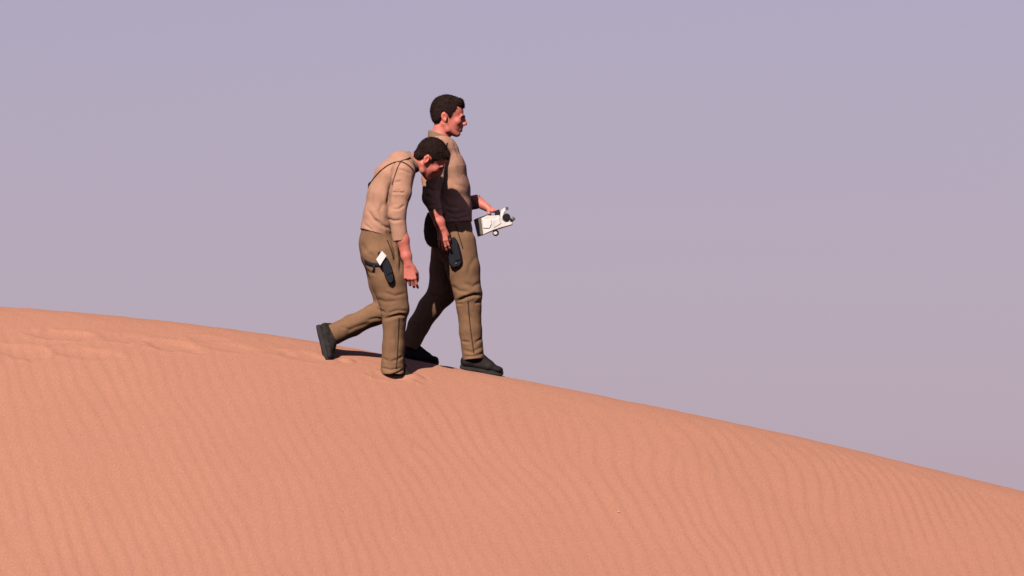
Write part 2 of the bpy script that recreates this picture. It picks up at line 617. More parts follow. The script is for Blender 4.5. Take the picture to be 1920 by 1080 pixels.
def project(bvh, line, n=None):
    """points where the sight lines of a drawn line meet a surface"""
    line = np.asarray(line, float)
    seglen = np.linalg.norm(np.diff(line, axis=0), axis=1)
    s = np.concatenate([[0], np.cumsum(seglen)])
    n = n or max(3, int(s[-1] / 3))
    tt = np.linspace(0, s[-1], n)
    q = np.stack([np.interp(tt, s, line[:, 0]), np.interp(tt, s, line[:, 1])], 1)
    P, N = [], []
    for a, b_ in q:
        h = bvh.ray_cast(Vector(CAM), Vector(ray_dir(a, b_)).normalized())
        if h[0] is not None:
            P.append(np.array(h[0]))
            N.append(np.array(h[1]))
    return P, N

def ribbon(name, P, N, w, hgt, mat, parent=None):
    """flat band laid along surface points"""
    P = [np.asarray(p, float) for p in P]
    if len(P) > 4:
        A = np.array(P)
        A[1:-1] = 0.25 * A[:-2] + 0.5 * A[1:-1] + 0.25 * A[2:]
        B = np.array(N)
        for _ in range(3):
            B[1:-1] = 0.25 * B[:-2] + 0.5 * B[1:-1] + 0.25 * B[2:]
        P, N = list(A), [unit(v) for v in B]
    V, F = [], []
    for i, (p, n) in enumerate(zip(P, N)):
        t = unit(P[min(i + 1, len(P) - 1)] - P[max(i - 1, 0)])
        s = unit(np.cross(t, n))
        V += [p - s * w - n * 0.003, p - s * w * 0.8 + n * hgt, p + s * w * 0.8 + n * hgt, p + s * w - n * 0.003]
        if i:
            a = 4 * (i - 1)
            for j in range(4):
                F.append((a + j, a + (j + 1) % 4, a + 4 + (j + 1) % 4, a + 4 + j))
    e = len(V) - 4
    F += [(3, 2, 1, 0), (e, e + 1, e + 2, e + 3)]
    return link(name, mesh_from(name, V, F, False), mat, parent)

def extrude_poly(pts, y0, y1, bev=0.004):
    """closed outline in x-z made into a bevelled slab between y0 (near) and y1"""
    P = np.array(pts, float)
    c = P.mean(0)
    n = len(P)
    def inset(d):
        q = P - c
        L = np.linalg.norm(q, axis=1, keepdims=True)
        return c + q * (1 - d / L)
    rings = [(inset(bev), y0), (P, y0 + bev), (P, y1 - bev), (inset(bev), y1)]
    V, F = [], []
    for R, y in rings:
        V += [(p[0], y, p[1]) for p in R]
    for r in range(3):
        for i in range(n):
            j = (i + 1) % n
            F.append((r * n + i, r * n + j, (r + 1) * n + j, (r + 1) * n + i))
    return V, F, list(range(n)), list(range(3 * n, 4 * n))

def slab(name, pts, y0, y1, mat, parent=None, bev=0.004, xf=None, smooth=False):
    V, F, c0, c1 = extrude_poly(pts, y0, y1, bev)
    if xf is not None:
        V = [xf(np.array(v)) for v in V]
    me = bpy.data.meshes.new(name)
    me.from_pydata([tuple(v) for v in V], [], F + [tuple(c0[::-1]), tuple(c1)])
    me.update()
    import bmesh
    bm = bmesh.new()
    bm.from_mesh(me)
    bmesh.ops.recalc_face_normals(bm, faces=bm.faces)
    bm.to_mesh(me)
    bm.free()
    if smooth:
        me.polygons.foreach_set('use_smooth', np.ones(len(me.polygons), bool))
    return link(name, me, mat, parent)

def tube(name, pts, r, mat, parent=None, sides=10, caps=True):
    pts = [np.asarray(p, float) for p in pts]
    rs = [r] * len(pts) if np.isscalar(r) else r
    V, F = [], []
    ref = np.array([0.13, 0.97, 0.21])
    for i, p in enumerate(pts):
        t = unit(pts[min(i + 1, len(pts) - 1)] - pts[max(i - 1, 0)])
        a = unit(np.cross(t, ref))
        b_ = np.cross(t, a)
        for j in range(sides):
            th = 2 * math.pi * j / sides
            V.append(p + rs[i] * (math.cos(th) * a + math.sin(th) * b_))
        if i:
            o = (i - 1) * sides
            for j in range(sides):
                F.append((o + j, o + (j + 1) % sides, o + sides + (j + 1) % sides, o + sides + j))
    me = bpy.data.meshes.new(name)
    fs = F[:]
    if caps:
        fs += [tuple(range(sides))[::-1], tuple(range(len(V) - sides, len(V)))]
    me.from_pydata([tuple(v) for v in V], [], fs)
    me.update()
    sm = np.ones(len(me.polygons), bool)
    if caps:
        sm[-2:] = False
    me.polygons.foreach_set('use_smooth', sm)
    return link(name, me, mat, parent)

# ------------------------------------------------------------------ anatomy
def rot_axis(axis, ang):
    return np.array(Matrix.Rotation(ang, 3, Vector(axis)))

class HeadFrame:
    """x = face forward, y = lateral, z = up; sizes in the same units as the picture"""
    def __init__(self, o, pitch, yaw, roll=0.0, scale=1.0):
        Ry = rot_axis((0, 1, 0), pitch)      # positive = looking down
        Rz = rot_axis((0, 0, 1), yaw)
        Rx = rot_axis((1, 0, 0), roll)
        self.R = Ry @ Rz @ Rx
        self.o = np.asarray(o, float)
        self.s = scale / PPM

    def p(self, x, y, z):
        return self.o + self.R @ (np.array([x, y, z]) * self.s)

    def inv(self, V):
        return ((V - self.o) @ self.R) / self.s

def add_head(B, H):
    s = H.s
    R = H.R
    B.ball(H.p(-1, 0, 8), np.array([28, 22.5, 27.5]) * s, R, k=0.02)
    B.ball(H.p(10, 0, 7), np.array([21.5, 19.5, 22]) * s, R, k=0.02)
    B.ball(H.p(11, 0, -14), np.array([18.5, 17.5, 25]) * s, R, k=0.02)
    for q in (-1, 1):
        B.seg(H.p(-4, 17 * q, -18), H.p(2, 15.5 * q, -29), 5 * s, 4.6 * s, k=0.02)
        B.seg(H.p(2, 15.5 * q, -29), H.p(18, 6 * q, -37), 4.6 * s, 4.2 * s, k=0.02)
        B.ball(H.p(21, 12.5 * q, -12.5), 6.5 * s, k=0.02)
    B.ball(H.p(20.3, 0, -35.8), np.array([5.4, 6, 4.8]) * s, R, k=0.015)
    B.seg(H.p(28.5, -11, -2.2), H.p(30.6, 0, -3.2), 3.2 * s, 3.2 * s, k=0.012)
    B.seg(H.p(30.6, 0, -3.2), H.p(28.5, 11, -2.2), 3.2 * s, 3.2 * s, k=0.012)
    for q in (-1, 1):
        B.ball(H.p(31.5, 10.3 * q, -8.8), np.array([4.6, 4.6, 3.4]) * s, R, k=0.008, op='s')
        B.seg(H.p(24.9, 6 * q, -6.3), H.p(23.6, 14 * q, -6.9), 3.2 * s, 2.8 * s, k=0.004)
        B.seg(H.p(24.3, 6 * q, -11.9), H.p(23.2, 14 * q, -11.5), 2.9 * s, 2.6 * s, k=0.004)
    B.seg(H.p(25.5, 0, -4), H.p(23.0, 0, -27), (6 * s, 6.2 * s), (6.5 * s, 5.6 * s), k=0.012)
    B.seg(H.p(30.4, 0, -4.0), H.p(34.6, 0, -15.2), 2.8 * s, 3.5 * s, k=0.012)
    B.seg(H.p(26.5, 0, -19), H.p(25.6, 0, -24), 4.6 * s, 4.4 * s, k=0.010)
    B.ball(H.p(34.6, 0, -16.0), 3.5 * s, k=0.008)
    for q in (-1, 1):
        B.ball(H.p(32.5, 3.3 * q, -17.6), np.array([3.4, 2.2, 2.4]) * s, R, k=0.006)
    B.seg(H.p(25.5, -7, -25.3), H.p(28.6, 0, -24.2), 1.3 * s, 1.9 * s, k=0.006)
    B.seg(H.p(28.6, 0, -24.2), H.p(25.5, 7, -25.3), 1.9 * s, 1.3 * s, k=0.006)
    B.seg(H.p(25.0, -6, -28.8), H.p(27.3, 0, -29.2), 1.4 * s, 2.1 * s, k=0.006)
    B.seg(H.p(27.3, 0, -29.2), H.p(25.0, 6, -28.8), 2.1 * s, 1.4 * s, k=0.006)
    B.seg(H.p(31.5, -5, -26.7), H.p(31.5, 5, -26.7), 2.0 * s, 2.0 * s, k=0.004, op='s')
    for q in (-1, 1):                                   # ears
        Re = R @ rot_axis((0, 1, 0), -0.20) @ rot_axis((0, 0, 1), 0.32 * q)
        B.ball(H.p(-5.5, 22.8 * q, -4), np.array([6.0, 2.2, 8.2]) * s, Re, k=0.006)
        B.ball(H.p(-3.8, 22.2 * q, -11.5), np.array([3.6, 2.2, 4.2]) * s, Re, k=0.006)
        B.ball(H.p(-3.6, 25.2 * q, -5.0), np.array([3.0, 1.9, 5.0]) * s, Re, k=0.004, op='s')

def head_tint(H, V, T, shave=0.0):
    q = H.inv(V)
    x, y, z = q.T
    on = (np.abs(x) < 45) & (np.abs(y) < 32) & (z > -46) & (z < 45)
    def blob(cx_, cy_, cz_, rx, ry, rz):
        return np.exp(-((x - cx_) / rx) ** 2 - ((np.abs(y) - cy_) / ry) ** 2 - ((z - cz_) / rz) ** 2) * on
    def mul(w, c):
        for j in range(3):
            T[:, j] *= 1 + w * (c[j] - 1)
    mul(blob(27.5, 0, -26.7, 4.0, 7, 2.6), (0.78, 0.62, 0.66))
    mul(blob(24, 13, -15, 9, 7, 7) + blob(36, 0, -16, 4, 4, 4), (1.06, 0.86, 0.86))
    mul(blob(-5, 24, -5, 7, 4, 10), (1.08, 0.86, 0.86))
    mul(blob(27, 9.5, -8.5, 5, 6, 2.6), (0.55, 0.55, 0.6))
    if shave:
        mul(shave * (blob(16, 6, -36, 12, 9, 7) + blob(30, 0, -21.5, 4, 7, 2.2)), (0.80, 0.82, 0.85))
    return T

def make_hair(H, parent, seed, hairline, n_strand=5200, lift=0.0, front=8.0, nape=0.0):
    s = H.s
    S = Solid()
    S.ball(H.p(-1.5, 0, 8.5), np.array([30.5, 25.0, 31.0]) * s, H.R, k=0.01)
    S.ball(H.p(10, 0, 13.5 + lift), np.array([23.5, 21, 22]) * s, H.R, k=0.015)
    S.seg(H.p(24, -10, 23 + lift), H.p(24, 10, 23 + lift), front * s, front * s, k=0.02)
    S.seg(H.p(-17 - nape * 0.6, -11, -6 - nape), H.p(-17 - nape * 0.6, 11, -6 - nape), 10.5 * s, 10.5 * s, k=0.02)
    xs = np.array([p[0] for p in hairline], float)
    zs = np.array([p[1] for p in hairline], float)
    Ri = H.R
    def below(X, Y, Z):
        qx, qy, qz = X - H.o[0], Y - H.o[1], Z - H.o[2]
        lx = (qx * Ri[0, 0] + qy * Ri[1, 0] + qz * Ri[2, 0]) / s
        ly = (qx * Ri[0, 1] + qy * Ri[1, 1] + qz * Ri[2, 1]) / s
        lz = (qx * Ri[0, 2] + qy * Ri[1, 2] + qz * Ri[2, 2]) / s
        line = np.interp(lx, xs, zs)
        line = line + np.where(lx > 14, 3.0 * np.exp(-(ly / 8) ** 2) * 0 + 0, 0)
        return ((line - lz) * 0.65 * s).astype(np.float32)
    c = H.p(0, 0, 0)
    S.func(below, c - 0.25, c + 0.25, op='i')
    V, F = S.mesh(0.003)
    V = relax(V, F, 2)
    N = normals(V, F)
    q = H.inv(V)
    n = vnoise(q * np.array([0.09, 0.22, 0.16]), 1.0, seed) + 0.6 * vnoise(q * np.array([0.3, 0.5, 0.4]), 1.0, seed + 1)
    V = V + N * (0.0022 * n)[:, None]
    # short tapered locks over the cap so that its outline is not smooth
    r = np.random.default_rng(seed)
    ar = np.linalg.norm(np.cross(V[F[:, 2]] - V[F[:, 0]], V[F[:, 3]] - V[F[:, 1]]), axis=1)
    pick = r.choice(len(F), n_strand, p=ar / ar.sum())
    P = V[F[pick]].mean(1)
    NN = N[F[pick, 0]]
    ok = H.inv(P)
    LV, LF = [], []
    base = len(V)
    crown = np.array([-16.0, 0, 36])
    for p, nn, l in zip(P, NN, ok):
        low = l[2] < np.interp(l[0], xs, zs) + 6
        flow = H.R @ unit((l - crown) * np.array([1, 0.8, 1]) + r.normal(0, 5, 3))
        flow = unit(flow - nn * (flow @ nn))
        flow = unit(flow + r.normal(0, 0.22, 3))
        ln = r.uniform(0.005, 0.009) if low else r.uniform(0.008, 0.019)
        sd_ = unit(np.cross(flow, nn)) * r.uniform(0.0007, 0.0014)
        up_ = nn * r.uniform(0.0008, 0.0035)
        a = len(LV) + base
        LV += [p - sd_ - nn * 0.001, p + sd_ - nn * 0.001, p + flow * ln * 0.55 + sd_ * 0.8 + up_, p + flow * ln * 0.55 - sd_ * 0.8 + up_,
               p + flow * ln + sd_ * 0.1 + up_ * 0.7, p + flow * ln - sd_ * 0.1 + up_ * 0.7]
        LF += [(a, a + 1, a + 2, a + 3), (a + 3, a + 2, a + 4, a + 5)]
    V = np.concatenate([V, np.array(LV)])
    F = np.concatenate([F, np.array(LF)])
    return link('hair', mesh_from('hair', V, F), M['hair'], parent)

def make_face_bits(H, parent):
    for q in (-1, 1):
        S = Solid()
        S.ball(H.p(24.0, 10 * q, -9.2), 3.7 * H.s, k=0.002)
        V, F = S.mesh(0.0016)
        e = link('eye', mesh_from('eye', V, F), M['eye'], parent)
        S = Solid()
        S.ball(H.p(27.1, 10 * q, -9.3), np.array([0.8, 1.9, 1.9]) * H.s, H.R, k=0.002)
        V, F = S.mesh(0.0014)
        link('iris', mesh_from('iris', V, F), M['iris'], e)
        S = Solid()
        S.seg(H.p(33.8, 3.8 * q, -3.2), H.p(32.6, 9.5 * q, -1.9), 1.1 * H.s, 1.3 * H.s, k=0.004)
        S.seg(H.p(32.6, 9.5 * q, -1.9), H.p(28.4, 14.8 * q, -3.0), 1.3 * H.s, 0.9 * H.s, k=0.004)
        V, F = S.mesh(0.0022)
        link('eyebrow', mesh_from('eyebrow', V, F), M['hair'], parent)

def add_hand(B, wrist, d, n, s, curls, thumb=(0.5, 0.5, 0.3), sc=1.0, spread=0.06):
    """d along the hand, n out of its back, s towards the thumb; curls = three bends for each of four fingers"""
    d = unit(d)
    n = unit(np.asarray(n) - d * (np.asarray(n) @ d))
    s = unit(np.asarray(s) - d * (np.asarray(s) @ d) - n * (np.asarray(s) @ n))
    offs = [0.030, 0.010, -0.0105, -0.030]
    lens = [(0.042, 0.025, 0.021), (0.046, 0.029, 0.022), (0.043, 0.027, 0.021), (0.034, 0.020, 0.019)]
    plen = [0.092, 0.094, 0.089, 0.081]
    for i in range(4):
        b0 = wrist + (s * offs[i] * 0.62 + d * 0.012) * sc
        b1 = wrist + (s * offs[i] + d * plen[i]) * sc
        B.seg(b0, b1, 0.0145 * sc, 0.0115 * sc, lat=s, k=0.012)
    B.seg(wrist + d * 0.02 * sc + s * 0.018 * sc - n * 0.008 * sc, wrist + d * 0.055 * sc + s * 0.034 * sc - n * 0.012 * sc, 0.017 * sc, 0.014 * sc, k=0.012)
    for i in range(4):
        p = wrist + (s * offs[i] + d * plen[i]) * sc
        ang = 0.0
        side = (1.5 - i) * spread
        r0 = (0.0098, 0.0100, 0.0096, 0.0086)[i] * sc
        for j in range(3):
            ang += curls[i][j]
            v = unit(d * math.cos(ang) - n * math.sin(ang) + s * side * math.cos(ang))
            e = p + v * lens[i][j] * sc
            B.seg(p, e, r0 * (1 - 0.08 * j), r0 * (1 - 0.08 * (j + 1)), k=0.0035 if j else 0.007)
            p = e
    t0 = wrist + (d * 0.022 + s * 0.026 - n * 0.010) * sc
    v = unit(d * math.cos(thumb[0]) + s * math.sin(thumb[0]) - n * thumb[2])
    t1 = t0 + v * 0.045 * sc
    v2 = unit(d * math.cos(thumb[0] - thumb[1]) + s * math.sin(thumb[0] - thumb[1]) - n * thumb[2] * 1.5)
    t2 = t1 + v2 * 0.034 * sc
    t3 = t2 + unit(v2 - n * 0.25 - s * 0.2) * 0.027 * sc
    B.seg(t0, t1, 0.0145 * sc, 0.0115 * sc, k=0.012)
    B.seg(t1, t2, 0.0112 * sc, 0.0102 * sc, k=0.004)
    B.seg(t2, t3, 0.0102 * sc, 0.0085 * sc, k=0.004)

def make_boot(parent, ankle, toe_dir, up_dir, scale=1.0, label=None):
    """local x = toe, z = up, origin under the ankle on the sole plane"""
    x = unit(toe_dir)
    z = unit(np.asarray(up_dir) - x * (np.asarray(up_dir) @ x))
    y = np.cross(z, x)
    R = np.stack([x, y, z], 1)
    def L(a, b_, c):
        return np.asarray(ankle) + R @ (np.array([a, b_, c]) * scale)
    S = Solid()
    k = 0.018
    S.seg(L(-0.045, 0, 0.045), L(0.10, 0, 0.048), (0.040 * scale, 0.034 * scale), (0.046 * scale, 0.036 * scale), lat=y, k=k)
    S.seg(L(0.10, 0, 0.048), L(0.178, -0.004, 0.040), (0.047 * scale, 0.033 * scale), (0.040 * scale, 0.025 * scale), lat=y, k=k)
    S.seg(L(-0.030, 0, 0.06), L(-0.012, 0, 0.155), (0.040 * scale, 0.052 * scale), (0.042 * scale, 0.050 * scale), lat=y, k=k, flat=z)
    S.seg(L(0.02, 0, 0.105), L(0.115, 0, 0.062), (0.034 * scale, 0.036 * scale), (0.036 * scale, 0.024 * scale), lat=y, k=k)
    for t in (0.045, 0.065, 0.085):                     # lacing ridges
        S.seg(L(t, -0.024, 0.128 - 0.52 * (t - 0.02)), L(t, 0.024, 0.128 - 0.52 * (t - 0.02)), 0.005 * scale, 0.005 * scale, k=0.003)
    o = np.asarray(ankle)
    def under(X, Y, Z):
        return (0.022 * scale - ((X - o[0]) * z[0] + (Y - o[1]) * z[1] + (Z - o[2]) * z[2])).astype(np.float32)
    S.func(under, o - 0.4, o + 0.4, op='i')
    V, F = S.mesh(0.0042)
    V = relax(V, F, 1)
    V = V + normals(V, F) * (0.0016 * vnoise(V, 38, 31))[:, None]
    up = link('boot', mesh_from('boot', V, F), M['boot'], parent)
    if label:
        up['label'] = label
    # sole with heel block
    prof = []
    n = 28
    out = []
    for i in range(n):
        a = 2 * math.pi * i / n
        xx = 0.064 + 0.144 * math.cos(a)
        wdt = 0.040 + 0.007 * math.cos(a - 0.3) - 0.006 * math.exp(-((xx - 0.03) / 0.035) ** 2)
        out.append((xx, wdt * np.sign(math.sin(a)) * abs(math.sin(a)) ** 0.62))
    Vs, Fs = [], []
    for zi, gr in ((0.0, 0.97), (0.006, 1.0), (0.024, 1.0), (0.030, 0.96)):
        for xx, yy in out:
            arch = 0.010 * math.exp(-((xx - 0.045) / 0.022) ** 2) if zi < 0.01 else 0
            toe = 0.012 * max(0, (xx - 0.13) / 0.085) ** 2
            Vs.append(L(0.065 + (xx - 0.065) * gr, yy * gr, zi + arch + toe))
    for r_ in range(3):
        for i in range(n):
            j = (i + 1) % n
            Fs.append((r_ * n + i, r_ * n + j, (r_ + 1) * n + j, (r_ + 1) * n + i))
    me = bpy.data.meshes.new('sole')
    me.from_pydata([tuple(v) for v in Vs], [], Fs + [tuple(range(n))[::-1], tuple(range(3 * n, 4 * n))])
    me.update()
    link('sole', me, M['sole'], up)
    return up

def finish_cloth(name, S, h, folds, seed, mat, parent, amp, freq, stretch=(1, 1, 0.55), tintfn=None):
    V, F = S.mesh(h)
    V = relax(V, F, 1)
    V = cloth(V, F, folds, seed, amp, freq, stretch, 0.4 if name == 'shirt' else 0.5)
    me = mesh_from(name, V, F)
    T = np.ones((len(V), 3))
    if tintfn is not None:
        T = tintfn(V, T)
    tint_attr(me, T)
    o = link(name, me, mat, parent)
    return o, V, F

def body_mesh(B, h, parent, H, shave):
    V, F = B.mesh(h)
    V = relax(V, F, 1, 0.35)
    T = head_tint(H, V, np.ones((len(V), 3)), shave)
    me = mesh_from('body', V, F)
    tint_attr(me, T)
    return link('body', me, M['skin'], parent)

def dusty(px0, py0, rx, ry, c, w=0.5):
    def fn(V, T):
        px, py = proj(V)
        g = np.exp(-((px - px0) / rx) ** 2 - ((py - py0) / ry) ** 2) * (0.7 + 0.5 * vnoise(V, 22, 40))
        for j in range(3):
            T[:, j] *= 1 + np.clip(g, 0, 1) * w * (c[j] - 1)
        return T
    return fn

# =================================================================== the bent man, nearer
def bent_man():
    foot = at(738, 709, -0.09)
    root = thing('person', 'man bent forward looking down, tan shirt, brown trousers, walking nearest the camera', 'person', foot)
    H = HeadFrame(at(806.5, 294.0, 0.0), math.radians(34), math.radians(7), math.radians(9), 0.965)
    # ---- body, one surface under the clothes
    B = Solid()
    add_head(B, H)
    B.seg(H.p(-7, 0, -14), at(772, 305, 0), (u(16), u(17)), (u(17), u(17)), k=0.02)
    B.chain([(at(770, 306, 0), (u(17), u(16))), (at(750, 314, 0), (0.10, u(22))), (at(733, 338, 0), (0.135, u(27))), (at(714, 390, 0), (0.12, u(24))),
             (at(708, 440, 0), (0.125, u(27))), (at(710, 470, 0), (0.13, u(29)))], k=0.03)
    for q in (-1, 1):
        B.seg(at(757, 314, 0.06 * q), at(757, 320, 0.17 * q), u(15), u(15), k=0.03)
    # near arm
    el, wr = at(744, 400, -0.235), at(766, 496, -0.235)
    B.chain([(at(757, 322, -0.175), u(15)), (el, u(12)), (at(755, 450, -0.24), (u(10.5), u(11.8))), (at(762, 480, -0.238), (u(8), u(9.5))), (wr, (u(7), u(8.3)))], k=0.02)
    add_hand(B, wr, (0.13, 0.0, -1), (-0.10, -0.95, 0.05), (1, -0.25, 0.1),
             [(0.35, 0.55, 0.35), (0.5, 0.7, 0.4), (0.6, 0.8, 0.5), (0.7, 0.9, 0.5)], thumb=(0.45, 0.5, 0.35))
    # far arm
    el2, wr2 = at(744, 398, 0.23), at(738, 478, 0.215)
    B.chain([(at(757, 322, 0.175), u(15)), (el2, u(12)), (wr2, (u(8), u(9)))], k=0.02)
    add_hand(B, wr2, (0.05, 0, -1), (0, 1, 0), (1, 0.2, 0), [(0.3, 0.5, 0.3)] * 4)
    # legs
    B.chain([(at(716, 472, -0.085), u(20)), (at(741, 584, -0.09), u(17)), (at(738, 640, -0.09), u(15)), (at(737, 692, -0.09), u(11))], k=0.03)
    B.chain([(at(712, 472, 0.085), u(20)), (at(728, 583, 0.09), u(16)), (at(680, 603, 0.08), u(14)), (at(630, 626, 0.04), u(10))], k=0.03)
    body_mesh(B, 0.0032, root, H, 0.5)
    make_face_bits(H, root)
    make_hair(H, root, 51, [(-40, -22), (-24, -21), (-15, -13), (-11, -3), (-8, 5), (-1, 6), (2, 3), (3.5, -6), (8.5, -7), (11, 2), (17, 7), (22, 13), (27, 15), (40, 16)], lift=-2.0, front=6.5, nape=4.0)
    # ---- shirt
    S = Solid()
    hem_n = (-0.30, 0, -0.95)
    S.chain([(at(767, 304, 0), (u(22), u(20))), (at(752, 309, 0), (0.115, u(26))), (at(736, 333, 0), (0.165, u(33.5))), (at(721, 368, 0), (0.158, u(32))),
             (at(712, 402, 0), (0.150, u(30))), (at(706, 439, 0), (0.160, u(33)))], k=0.03, flat=hem_n, flat_a=(0.885, 0, 0.465))
    for q in (-1, 1):
        S.seg(at(757, 312, 0.05 * q), at(757, 321, 0.165 * q), u(19), u(20), k=0.045)
    S.chain([(at(757, 322, -0.18), u(21.5)), (at(750, 362, -0.215), (u(18), u(20.5))), (at(744, 402, -0.235), (u(15.5), u(16.5))),
             (at(750.5, 452, -0.24), (u(13), u(13.6)))], k=0.022, flat=(0.10, 0, -1))
    S.seg(at(750, 446, -0.24), at(751.5, 462, -0.24), u(11), u(11), op='s', k=0.003)
    S.chain([(at(757, 322, 0.18), u(21.5)), (at(750, 362, 0.21), (u(18), u(20))), (at(744, 402, 0.23), (u(15.5), u(16))), (at(742, 448, 0.225), (u(13), u(13)))], k=0.022, flat=(0, 0, -1))
    folds = [([(735, 340), (732, 352), (729, 368), (727, 385)], 13, 3.2), ([(738, 343), (745, 341), (752, 340)], 5, 2.2),
             ([(736, 361), (748, 360), (758, 362)], 7, 2.0), ([(741, 356), (752, 356)], 4, 1.6),
             ([(748, 318), (758, 320), (768, 326)], 5, 2.0), ([(727, 410), (738, 414), (752, 413)], 6, 2.2), 
             ([(700, 410), (712, 421), (730, 429)], 8, 2.6), ([(690, 395), (702, 412), (716, 420)], 6, 2.6), ([(683, 420), (698, 432)], 5, 2.4),
             ([(718, 380), (712, 396), (716, 410)], 5, 3.0), ([(705, 345), (698, 365), (694, 388)], 4, 4.0),
             ([(758, 385), (748, 392), (736, 392)], 5, 2.0)]
    sweat = dusty(729, 350, 7, 20, (0.60, 0.58, 0.56), 0.9)
    shirt, V, F = finish_cloth('shirt', S, 0.0042, folds, 60, M['shirt'], root, 0.0028, 15, tintfn=sweat)
    bv = bvh_of(V, F)
    # piping round the armhole, the collar band
    P, N = project(bv, [(751, 304), (746, 313), (742, 325), (738, 337), (735, 347)])
    ribbon('piping', P, N, 0.0045, 0.002, M['piping'], shirt)
    C = Solid()
    C.seg(at(760, 309.5, 0), at(778, 301.5, 0), (u(23), u(23)), (u(21), u(21)), k=0.004, flat=(0.885, 0, 0.465), flat_a=(-0.885, 0, -0.465))
    C.seg(at(770, 305, 0), at(784, 298.5, 0), (u(18.5), u(18.5)), (u(18.5), u(18.5)), k=0.003, op='s')
    Vc, Fc = C.mesh(0.0035)
    link('collar', mesh_from('collar', relax(Vc, Fc, 1), Fc), M['collar'], shirt)
    # ---- trousers
    S = Solid()
    S.chain([(at(707, 432, 0), (0.150, u(29))), (at(708, 455, 0), (0.158, u(35))), (at(712, 478, 0), (0.155, u(36)))], k=0.03, flat_a=(0.3, 0, 0.95))
    S.chain([(at(715, 474, -0.082), (0.098, u(37))), (at(729, 525, -0.088), (0.096, u(33))), (at(741, 580, -0.09), (0.086, u(26.5))),
             (at(739, 604, -0.09), (0.076, u(21.5))), (at(738, 650, -0.09), (0.074, u(20.5))), (at(735.5, 702.5, -0.09), (0.080, u(23)))], k=0.03, flat=(0, 0, -1))
    S.chain([(at(712, 474, 0.082), (0.096, u(35))), (at(722, 530, 0.086), (0.092, u(30))), (at(729, 580, 0.088), (0.082, u(23))), (at(700, 591, 0.085), (0.076, u(20))),
             (at(660, 610, 0.07), (0.073, u(19.5))), (at(624, 628, 0.035), (0.070, u(20)))], k=0.03, flat=(-0.9, 0, -0.42))
    folds = [([(722, 598), (738, 593), (750, 590), (760, 591)], 13, 2.6), ([(727, 588), (745, 582), (762, 583)], 7, 2.4), ([(700, 575), (712, 582), (722, 586)], 6, 2.4),
             ([(716, 690), (733, 694), (752, 690)], 7, 2.2), ([(735, 704), (748, 698), (756, 693)], 7, 2.2), ([(733, 678), (745, 674), (755, 668)], 6, 2.2),
             ([(718, 672), (728, 677)], 5, 2.2), ([(735, 452), (740, 470), (742, 490)], 7, 2.6), ([(748, 470), (752, 490), (750, 510)], 7, 2.6),
             ([(705, 560), (722, 566), (745, 564)], 5, 3.0), ([(720, 548), (740, 555), (760, 550)], 5, 2.6), ([(690, 600), (705, 597), (716, 598)], 6, 2.4),
             ([(650, 622), (665, 614), (690, 606)], 5, 3.0), ([(640, 612), (655, 618)], 4, 2.4), ([(683, 505), (695, 512), (705, 512)], 6, 2.6),
             ([(676, 455), (690, 475), (700, 480)], 4, 4.0), ([(742, 620), (745, 640), (743, 660)], 4, 3.0)]
    dust = dusty(694, 466, 12, 10, (1.45, 1.5, 1.55), 0.6)
    hemdust = dusty(733, 705, 30, 16, (1.6, 1.55, 1.5), 0.7)
    tr, V, F = finish_cloth('trousers', S, 0.0045, folds, 70, M['trousers'], root, 0.0034, 13, tintfn=lambda a, t: hemdust(a, dust(a, t)))
    bvt = bvh_of(V, F)
    for line in ([(726, 450), (734, 470), (738, 486)], [(748, 596), (747, 630), (745, 665), (743, 692)]):
        P, N = project(bvt, line)
        ribbon('zip', P, N, 0.0050, 0.0012, M['piping'], tr)
    # ---- boots
    make_boot(root, at(735, 708.5, -0.08), (0.86, 0.36, -0.36), (0.3, 0, 1), 0.93)
    make_boot(root, at(597, 630, 0.03), (0.22, -0.42, -0.88), (0.95, 0.16, 0.26), 0.98, 'black boot lifted behind with its sole turned back')
    return root, bv, bvt

